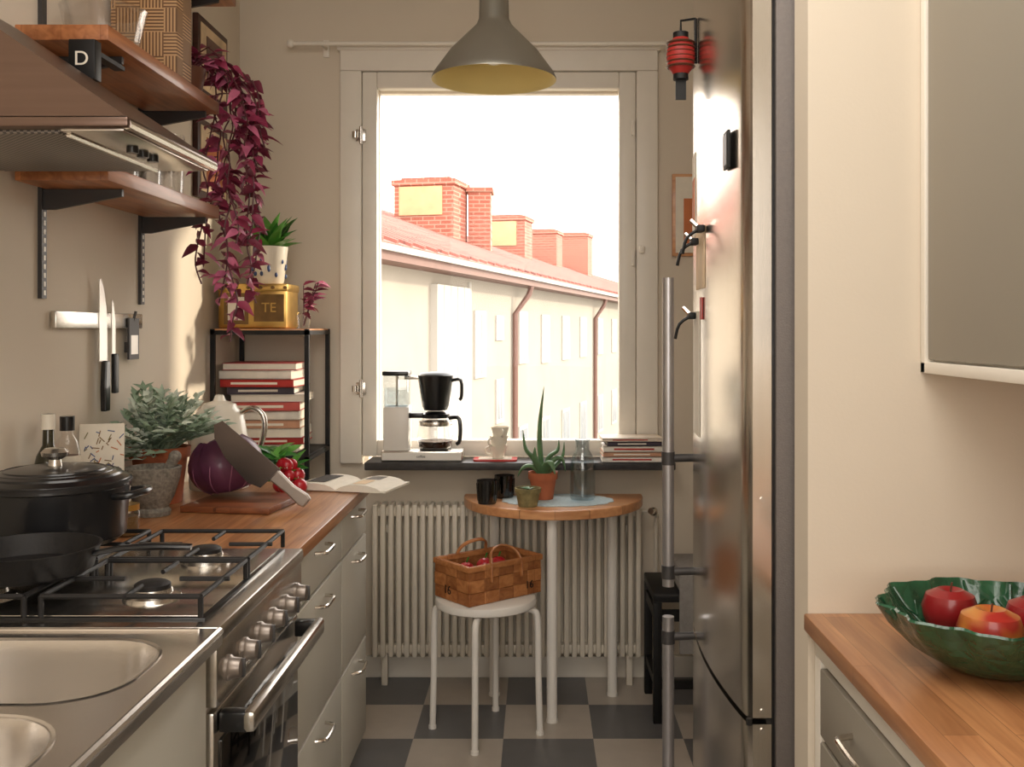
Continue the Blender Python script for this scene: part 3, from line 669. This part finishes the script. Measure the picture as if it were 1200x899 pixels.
# ---------------- stool + basket ----------------
s=O('round_stool'); sc=V((-.18,3.46,0)); s.lathe([(0,.44),(.165,.44),(.174,.445),(.176,.455),(.172,.468),(.16,.474),(0,.474)],sc,'white',48)
for an in (-100,-10,80,170):
    a_=math.radians(an+2); u=V((math.cos(a_),math.sin(a_),0))
    s.tube([sc+u*.03+V((0,0,.432)),sc+u*.13+V((0,0,.43)),sc+u*.168+V((0,0,.425)),sc+u*.182+V((0,0,.39)),sc+u*.185+V((0,0,.2)),sc+u*.19+V((0,0,.0))],.0115,'white',12,5)
    s.cyl(sc+u*.19,.014,.012,'white',14)
s.done()
b_=O('splint_basket'); bl,bw=.31,.20; H=.128; rows=3
TB=Matrix.Translation((-.172,3.472,.4755))@Matrix.Rotation(math.radians(40),4,'Z')
bx0,bx1,by0,by1=-bl/2,bl/2,-bw/2,bw/2
def side(o,A,B,nrm,n):
    A=V(A);B=V(B);nrm=V(nrm); L=(B-A).length; e=(B-A)/L; cw=L/n; rh=H/rows
    T=TB@basis(A,e,V((0,0,1)),nrm)
    for i in range(n):
        for j in range(rows):
            o.box(i*cw+.001,(i+1)*cw-.001,j*rh+.001,(j+1)*rh-.001,0 if (i+j)%2 else -.001,.0035 if (i+j)%2 else .0016,'wsplint' if (i+j)%2 else 'wsplint2',.0008,T,1)
    o.box(0,L,0,H,-.004,-.0008,'wsplint2',0,T)
    o.box(-.004,L+.004,H-.014,H+.004,.001,.006,'wsplint',.001,T); o.box(-.004,L+.004,H-.014,H+.004,-.008,-.003,'wsplint',.001,T)
side(b_,(bx0,by0,0),(bx1,by0,0),(0,-1,0),5); side(b_,(bx1,by1,0),(bx0,by1,0),(0,1,0),5)
side(b_,(bx1,by0,0),(bx1,by1,0),(1,0,0),3); side(b_,(bx0,by1,0),(bx0,by0,0),(-1,0,0),3)
b_.box(bx0,bx1,by0,by1,-.0,.004,'wsplint2',0,TB)
for sg in (-1,1):
    yy=sg*(bw/2+.004)
    b_.tube([(-.065,yy,.07),(-.063,yy*.95,.13),(-.045,yy*.75,.165),(0,yy*.62,.178),(.045,yy*.75,.165),(.063,yy*.95,.13),(.065,yy,.07)],.0075,'wsplint',8,4,flat=.6,T=TB)
b_.text('16',.042,'black',TB@basis((bx0-.0045,.02,.035),(0,-1,0),(0,0,1),(-1,0,0))).text('16',.038,'black',TB@basis((.10,by0-.0045,.035),(1,0,0),(0,0,1),(0,-1,0)))
b_.done()
f=O('red_peppers')
for x,y,z in ((-.03,-.02,.105),(-.08,.02,.09),(.06,.02,.09)): 
    c_=TB@V((x,y,z)); f.sph(c_,(.03,.028,.028),'rad_r',16); f.tube([c_+V((0,0,.025)),c_+V((.008,0,.045))],.003,M['green'][0],6)
f.box(-.13,.13,-.075,.075,.006,.075,'linen',.02,TB); f.done()
# ---------------- sill items ----------------
sz=.886; cm=O('coffee_maker')
cm.box(-.605,-.29,3.84,3.965,sz,sz+.04,'steel',.005).box(-.60,-.295,3.836,3.84,sz+.006,sz+.034,'white')
cm.box(-.598,-.50,3.85,3.955,sz+.04,sz+.21,'white',.006)
cm.box(-.598,-.505,3.855,3.95,sz+.21,sz+.33,'bglass',.004).box(-.594,-.509,3.859,3.946,sz+.212,sz+.28,'bglass').box(-.602,-.50,3.85,3.955,sz+.33,sz+.348,'black',.005)
cm.tube([(-.55,3.9,sz+.21),(-.55,3.9,sz+.335)],.006,'steel',8)
cm.box(-.52,-.44,3.875,3.93,sz+.315,sz+.328,'steel',.003).box(-.505,-.445,3.87,3.935,sz+.165,sz+.185,'black',.003)
fc=(-.40,3.9,sz)
cm.lathe([(0,.195),(.045,.195),(.052,.21),(.068,.315),(.07,.33),(.06,.34),(.02,.345),(0,.345)],fc,'black',32)
cm.tube([(-.338,3.89,sz+.31),(-.30,3.885,sz+.312),(-.297,3.885,sz+.25),(-.305,3.885,sz+.235)],.007,'black',8,3)
cm.lathe([(0,.045),(.06,.045),(.07,.06),(.072,.1),(.064,.14),(.052,.165),(.054,.17),(.05,.165),(.062,.14),(.069,.1),(.066,.062),(0,.05)],fc,'glass',32)
cm.lathe([(0,.05),(.064,.052),(.067,.075),(0,.075)],fc,'coffee',28).lathe([(.054,.165),(.056,.18),(.03,.19),(0,.19)],fc,'black',28).lathe([(.0645,.135),(.066,.142),(.0645,.15)],fc,'steel',28).cyl((fc[0],fc[1],sz+.04),.062,.005,'black')
cm.tube([(-.345,3.875,sz+.165),(-.31,3.865,sz+.168),(-.30,3.862,sz+.14),(-.302,3.862,sz+.08),(-.315,3.865,sz+.065)],.008,'black',8,3)
cm.text('coffee',.014,'black',FRONT((-.45,3.8355,sz+.02))); cm.done()
t=O('serving_tray'); t.prism(rrect(-.165,3.89,.17,.1,.02,0),0,.006,'red',Matrix.Translation((0,0,sz))).prism(rrect(-.165,3.89,.13,.07,.015,0),.006,.0075,'cream',Matrix.Translation((0,0,sz))).done()
t=O('stacked_cups')
for i in range(3):
    T=Matrix.Translation((-.155+.004*i,3.89,sz+.0085+i*.036))
    t.lathe([(0,0),(.022,0),(.024,.006),(.037,.05),(.035,.05),(.022,.01),(0,.008)],(0,0,0),'cream',26,T); 
    a_=math.radians(180+50*i); u=V((math.cos(a_),math.sin(a_)*.6,0)).normalized()
    t.tube([u*.028+V((0,0,.012)),u*.046+V((0,0,.02)),u*.048+V((0,0,.036)),u*.033+V((0,0,.043))],.004,'cream',8,3,T=T)
t.done()
bs=O('book_pile'); z=sz
for i,(w_,t_,k_) in enumerate(((.25,.02,7),(.24,.018,5),(.255,.022,1),(.21,.016,3),(.235,.014,4))):
    book(bs,.372+rnd(-.01,.01),3.895+rnd(-.005,.005),z,w_,.14,t_,rnd(-3,3),BM[k_]); z+=t_+.0006
bs.done()
# ---------------- bench right ----------------
b_=O('black_bench'); b_.box(.41,.96,3.52,3.84,.43,.46,'blackm',.004)
for x in (.425,.945):
    for y in (3.535,3.825): b_.box(x-.015,x+.015,y-.015,y+.015,0,.43,'blackm',.003)
    b_.box(x-.01,x+.01,3.54,3.82,.36,.40,'blackm').box(x-.01,x+.01,3.54,3.82,.12,.15,'blackm')
b_.box(.42,.95,3.53,3.545,.36,.40,'blackm').box(.42,.95,3.53,3.545,.12,.15,'blackm').done()
c=O('folded_blanket'); c.box(.50,.9,3.54,3.82,.462,.50,'linen',.015).box(.505,.895,3.545,3.815,.501,.54,'linen',.015).box(.50,.90,3.508,3.518,.25,.52,'linen',.004).box(.50,.9,3.51,3.56,.505,.53,'linen',.01).done()
# ---------------- fridge ----------------
f=O('refrigerator'); Ya,Yb=1.86,2.52; FT=2.35
f.box(.445,1.0,Ya,Yb,.05,FT,'gasket',.004).box(.46,1.0,Ya+.02,Yb-.02,0,.05,'blackm')
def dprof():
    pts=[(.437,Ya)]
    N=22
    pts.append((.402,Ya)); 
    for i in range(N+1):
        t=i/N; y=Ya+.012+(Yb-Ya-.024)*t; x=.392-.022*math.sin(math.pi*t)**.8
        pts.append((x,y))
    pts+=[(.402,Yb),(.437,Yb)]
    return pts
for z0,z1 in ((.06,.660),(.672,FT)):
    f.prism(dprof(),z0,z1,'steelv',None,0,True)
f.box(.43,.446,Ya+.01,Yb-.01,.06,FT,'black')
f.tube([(.395,Ya-.001,.660),(.395,Ya-.001,.672)],.006,'black',8)
for z in (.684,1.08,.648): f.cyl((0,0,0),.005,.003,'steel',10,basis((.42,Ya,z),(1,0,0),(0,0,1),(0,-1,0)))
for (z0,z1,ms) in ((.765,1.525,(.80,1.08)),(.09,.69,(.64,.2))):
    f.tube([(.322,2.455,z0),(.322,2.455,z1)],.0145,'hgrey',18)
    for z in ms: f.tube([(.326,2.455,z),(.392,2.462,z)],.010,'dsteel',12); f.cyl((.322,2.455,z-.016),.0165,.032,'dsteel',16)
f.done()
def fx(y):
    t=(y-Ya-.012)/(Yb-Ya-.024); return .392-.022*math.sin(math.pi*t)**.8
def note(o,y0,y1,z0,z1,m,off=.0):
    a_=V((fx(y0)-.0015-off,y0,0)); b2=V((fx(y1)-.0015-off,y1,0)); e=(b2-a_).normalized(); L=(b2-a_).length; nr=V((-e.y,e.x,0))
    T=basis((a_.x,a_.y,z0),e,V((0,0,1)),nr)
    o.box(0,L,0,z1-z0,-.0005,.0008,m,0,T)
n=O('fridge_notes')
note(n,2.36,2.47,1.62,1.82,'paper'); note(n,2.20,2.34,1.49,1.63,'pic'); note(n,2.28,2.42,1.15,1.44,'paper'); note(n,2.22,2.26,1.42,1.47,'red',.001)
note(n,2.37,2.45,1.66,1.76,'orange',.001); n.done()
n=O('magnet_clip')
for y,z in ((2.30,1.60),(2.36,1.43),(2.20,1.62)):
    x=fx(y)
    n.box(x-.02,x-.003,y-.018,y+.018,z-.008,z+.008,'blackm',.003); n.tube([(x-.012,y,z),(x-.04,y,z-.02),(x-.05,y,z-.055)],.004,'blackm',6,3); n.tube([(x-.012,y,z),(x-.03,y+.01,z+.02)],.005,'chrome',6)
n.done()
n=O('square_fridge_magnet'); x=fx(1.97); n.box(x-.009,x-.003,1.945,1.995,1.715,1.79,'blackm',.002).box(x-.0105,x-.0085,1.952,1.988,1.722,1.783,'dsteel').done()
n=O('paper_lantern'); lx=.335; ly=2.33
n.lathe([(0,0),(.018,0),(.03,.016),(.033,.035),(.033,.05),(.03,.068),(.018,.084),(0,.084)],(lx,ly,1.995),'lantern',24)
for k_ in range(6): n.lathe([(.031,.014+k_*.011),(.0345,.017+k_*.011),(.031,.02+k_*.011)],(lx,ly,1.995),'brown',24)
n.cyl((lx,ly,1.982),.018,.014,'blackm').cyl((lx,ly,2.078),.018,.014,'blackm').box(lx-.012,lx+.012,ly-.003,ly+.003,1.935,1.982,'blackm')
n.tube([(lx,ly,2.09),(lx,ly,2.12),(fx(ly)-.004,ly,2.125)],.003,'blackm',6).tube([(fx(ly)-.004,ly,2.125),(fx(ly)-.004,ly,2.02)],.004,'blackm',6).done()
# ---------------- right unit ----------------
O('kitchen_worktop_right').box(.467,XR-.001,.2,1.748,.87,.90,'worktop',.003).done()
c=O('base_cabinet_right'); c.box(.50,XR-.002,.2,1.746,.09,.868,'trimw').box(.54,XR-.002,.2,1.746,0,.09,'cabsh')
c.box(.486,.502,.2,1.746,.828,.868,'trimw',.002).box(.486,.502,1.71,1.746,.09,.828,'trimw',.002).box(.486,.502,.2,1.746,.09,.1,'trimw')
for (a,b) in ((1.16,1.70),(.6,1.14)):
    for z0,z1,zh in ((.705,.820,.775),(.43,.695,.65),(.105,.42,.37)):
        c.box(.482,.502,a,b,z0,z1,'cabdk',.003); pull(c,.482,(a+b)/2+.03,zh,.13,-1)
c.done()
c=O('wall_cabinet'); c.box(.69,XR-.002,.25,1.748,1.322,2.5,'trimw').box(.672,.692,.25,1.748,1.322,1.342,'trimw',.002).box(.672,.692,1.728,1.748,1.322,2.5,'trimw',.002).box(.672,.692,.25,1.748,2.48,2.5,'trimw')
c.box(.676,.692,1.02,1.724,1.346,2.476,'cabdk',.002).box(.676,.692,.28,1.014,1.346,2.476,'cabdk',.002).done()
# bowl & apples
g=O('green_leaf_bowl'); gc=(.672,1.47,.901)
wv=lambda a,z:1+(.045*math.sin(9*a)+.02*math.sin(23*a))*max(0,(z-.015)/.07)
g.lathe([(0,0),(.06,0),(.075,.005),(.115,.028),(.145,.06),(.160,.088),(.157,.091),(.14,.064),(.108,.034),(.07,.013),(0,.01)],gc,'gbowl',108,wob=wv)
for i in range(14):
    a_=i*math.pi/7; g.tube([(gc[0]+r_*math.cos(a_+dd),gc[1]+r_*math.sin(a_+dd),gc[2]+z_) for r_,z_,dd in ((.07,.014,0),(.108,.036,.03),(.138,.064,.06),(.155,.088,.08))],.0022,'gbowl',6)
    for q in (.3,.55):
        r_=.07+.087*q; z_=.014+.076*q**1.3
        for sg in (-1,1): g.tube([(gc[0]+r_*math.cos(a_+.07*q),gc[1]+r_*math.sin(a_+.07*q),gc[2]+z_+.001),(gc[0]+(r_+.018)*math.cos(a_+.07*q+sg*.16),gc[1]+(r_+.018)*math.sin(a_+.07*q+sg*.16),gc[2]+z_+.017)],.0013,'gbowl',5)
g.done()
for i,(x,y,z,m,sc_) in enumerate(((.640,1.545,.958,'apple2',1.05),(.648,1.425,.958,'apple',1.15),(.742,1.485,.958,'apple2',1.08))):
    a_=O('apple'); c_=(x,y,z)
    a_.lathe([(r_*sc_,z_*sc_) for r_,z_ in ((0,-.03),(.012,-.034),(.028,-.028),(.038,-.005),(.04,.01),(.034,.028),(.018,.036),(.006,.032),(0,.024))],c_,m,28); a_.tube([(x,y,z+.024),(x+.003,y,z+.048)],.0015,'brown',5).done()
# ---------------- exterior ----------------
e=O('apartment_building'); D=V((.231,1,0)); D.normalize(); kf=math.sqrt(1+.231**2); Nn=V((D.y,-D.x,0))
F0=V((-1.09,15,0))
T=basis(F0,D*1.0,V((0,0,1)),Nn)
tt=lambda t:t*kf
e.box(tt(-9),tt(60),-9,2.30,-9,0,'facade',0,T)
ev=2.36; 
e.prism([(.35,ev-.1),(.35,ev),(-4.9,ev+1.95),(-10.1,ev),(-10.1,ev-.1)],tt(-9.3),tt(60.3),'roof',T@basis((0,0,0),(0,0,1),(0,1,0),(1,0,0)))
e.box(tt(-9.3),tt(60.3),ev-.10,ev-.03,.3,.40,'facade2',0,T)
e.box(tt(-9.3),tt(60.3),ev-.20,ev-.10,0,.34,'pipe',0,T)
for k_ in range(150): 
    a_=tt(-9+k_*.45); e.tube([T@V((a_,ev+.02,.34)),T@V((a_,ev+1.95,-4.85))],.035,'roof',5)
for t0,t1,za,zb in ((.42,1.03,.62,1.68),(1.64,2.1,1.2,1.62),(3.17,3.81,.75,1.72),(5.0,5.7,.7,1.68),(7.0,7.8,.7,1.68),(9.1,9.9,.7,1.68),(11.6,12.4,.7,1.68),(14,14.9,.7,1.68),(.42,1.03,-1.6,-.6),(1.64,2.1,-.2,.55),(3.17,3.81,-1.4,-.4),(5.0,5.7,-1.4,-.4),(7.0,7.8,-1.4,-.4),(9.1,9.9,-1.4,-.4),(11.6,12.4,-1.4,-.4),(14,14.9,-1.4,-.4)):
    e.box(tt(t0),tt(t1),za,zb,-.02,.03,'facade2',0,T).box(tt(t0)+.07,tt((t0+t1)/2)-.03,za+.07,zb-.07,.03,.035,'ewin',0,T).box(tt((t0+t1)/2)+.03,tt(t1)-.07,za+.07,zb-.07,.03,.035,'ewin',0,T)
for k_ in range(5): e.box(tt(-1.55+k_*.3),tt(-1.27+k_*.3),-5,2.0,.0,.10,'facade2',0,T)
for t in (2.75,11.0):
    P=[(tt(t)+.3,ev-.15,.3),(tt(t)+.25,ev-.35,.25),(tt(t),ev-.7,.06),(tt(t),-8,.06)]
    e.tube([T@V(q) for q in P],.05,'pipe',8)
e.box(tt(.1),tt(.2),-8,2.1,.0,.04,'facade2',0,T)
bld=e.done()
for i_,(X,Y,w_,d_,zt) in enumerate(((-2.35,22,1.35,1.0,4.62),(-1.0,30,1.5,1.0,4.72),(.25,36,1.1,1.0,4.9),(1.6,42,1.25,1.1,5.35))):
    c=O('brick_chimney_%d'%(i_+1)); Tz=Matrix.Translation((X,Y,0))@Matrix.Rotation(-.227,4,'Z')
    c.box(-w_/2,w_/2,-d_/2,d_/2,2.2,zt,'brick',0,Tz).box(-w_/2-.05,w_/2+.05,-d_/2-.05,d_/2+.05,zt-.12,zt,'brick',0,Tz).box(-w_/2+.12,w_/2-.12,-d_/2+.1,d_/2-.1,zt,zt+.06,'brick',0,Tz)
    if i_<2: c.box(-w_/2+.12,w_/2-.25,-d_/2-.03,-d_/2,3.85,zt-.15,'chimy',0,Tz)  # front panel carries painted sunlight in its yellowish colour
    c.done(parent=bld)
c=O('brick_chimney_5'); c.box(-1.55,-1.05,22.2,22.9,2.2,4.55,'brick').box(-1.6,-1.0,22.15,22.95,4.45,4.55,'brick').done(parent=bld)
O('ground_outside').box(-60,80,6,140,-9.2,-9,'ground').done()
# ---------------- lights ----------------
W=bpy.data.worlds.new('World'); S.world=W; W.use_nodes=True; bg=W.node_tree.nodes['Background']
nt=W.node_tree; tc=nt.nodes.new('ShaderNodeTexCoord'); sp=nt.nodes.new('ShaderNodeSeparateXYZ'); nt.links.new(tc.outputs['Generated'],sp.inputs[0])
rp=nt.nodes.new('ShaderNodeValToRGB'); rp.color_ramp.elements[0].position=0; rp.color_ramp.elements[0].color=(1,.9,.78,1); rp.color_ramp.elements[1].position=.6; rp.color_ramp.elements[1].color=(1,.97,.94,1)
nt.links.new(sp.outputs['Z'],rp.inputs[0]); nt.links.new(rp.outputs[0],bg.inputs[0]); bg.inputs['Strength'].default_value=4.8
def area(name,loc,rotd,sx,sy,e_,col):
    L=bpy.data.lights.new(name,'AREA'); L.shape='RECTANGLE'; L.size=sx; L.size_y=sy; L.energy=e_; L.color=col
    o=bpy.data.objects.new(name,L); o.location=loc; o.rotation_euler=[math.radians(a) for a in rotd]; S.collection.objects.link(o)
area('added_ceiling_fill',(-.15,1.45,ZC-.03),(8,0,0),1.2,2.3,42,(1,.95,.885))  # added fill light below the ceiling, brightens the room, no real fitting
area('added_rear_fill',(0,-1.15,1.75),(86,0,0),1.6,1.4,27,(1,.95,.885))  # added fill light behind the camera, not a lamp of the kitchen
sl=bpy.data.lights.new('sun','SUN'); sl.energy=4.6; sl.angle=.06; sl.color=(1,.86,.66); so=bpy.data.objects.new('sun',sl); S.collection.objects.link(so)
so.rotation_euler=V((-.75,-.45,-.36)).to_track_quat('-Z','Y').to_euler()
# ---------------- camera ----------------
cd=bpy.data.cameras.new('camera'); cam=bpy.data.objects.new('camera',cd); S.collection.objects.link(cam); S.camera=cam
cam.location=(0,0,1.4); cam.rotation_euler=(math.pi/2,0,0); cd.lens=35; cd.sensor_width=36; cd.shift_x=-.025; cd.shift_y=-.0538; cd.clip_start=.02; cd.clip_end=500
S.view_settings.view_transform='Standard'
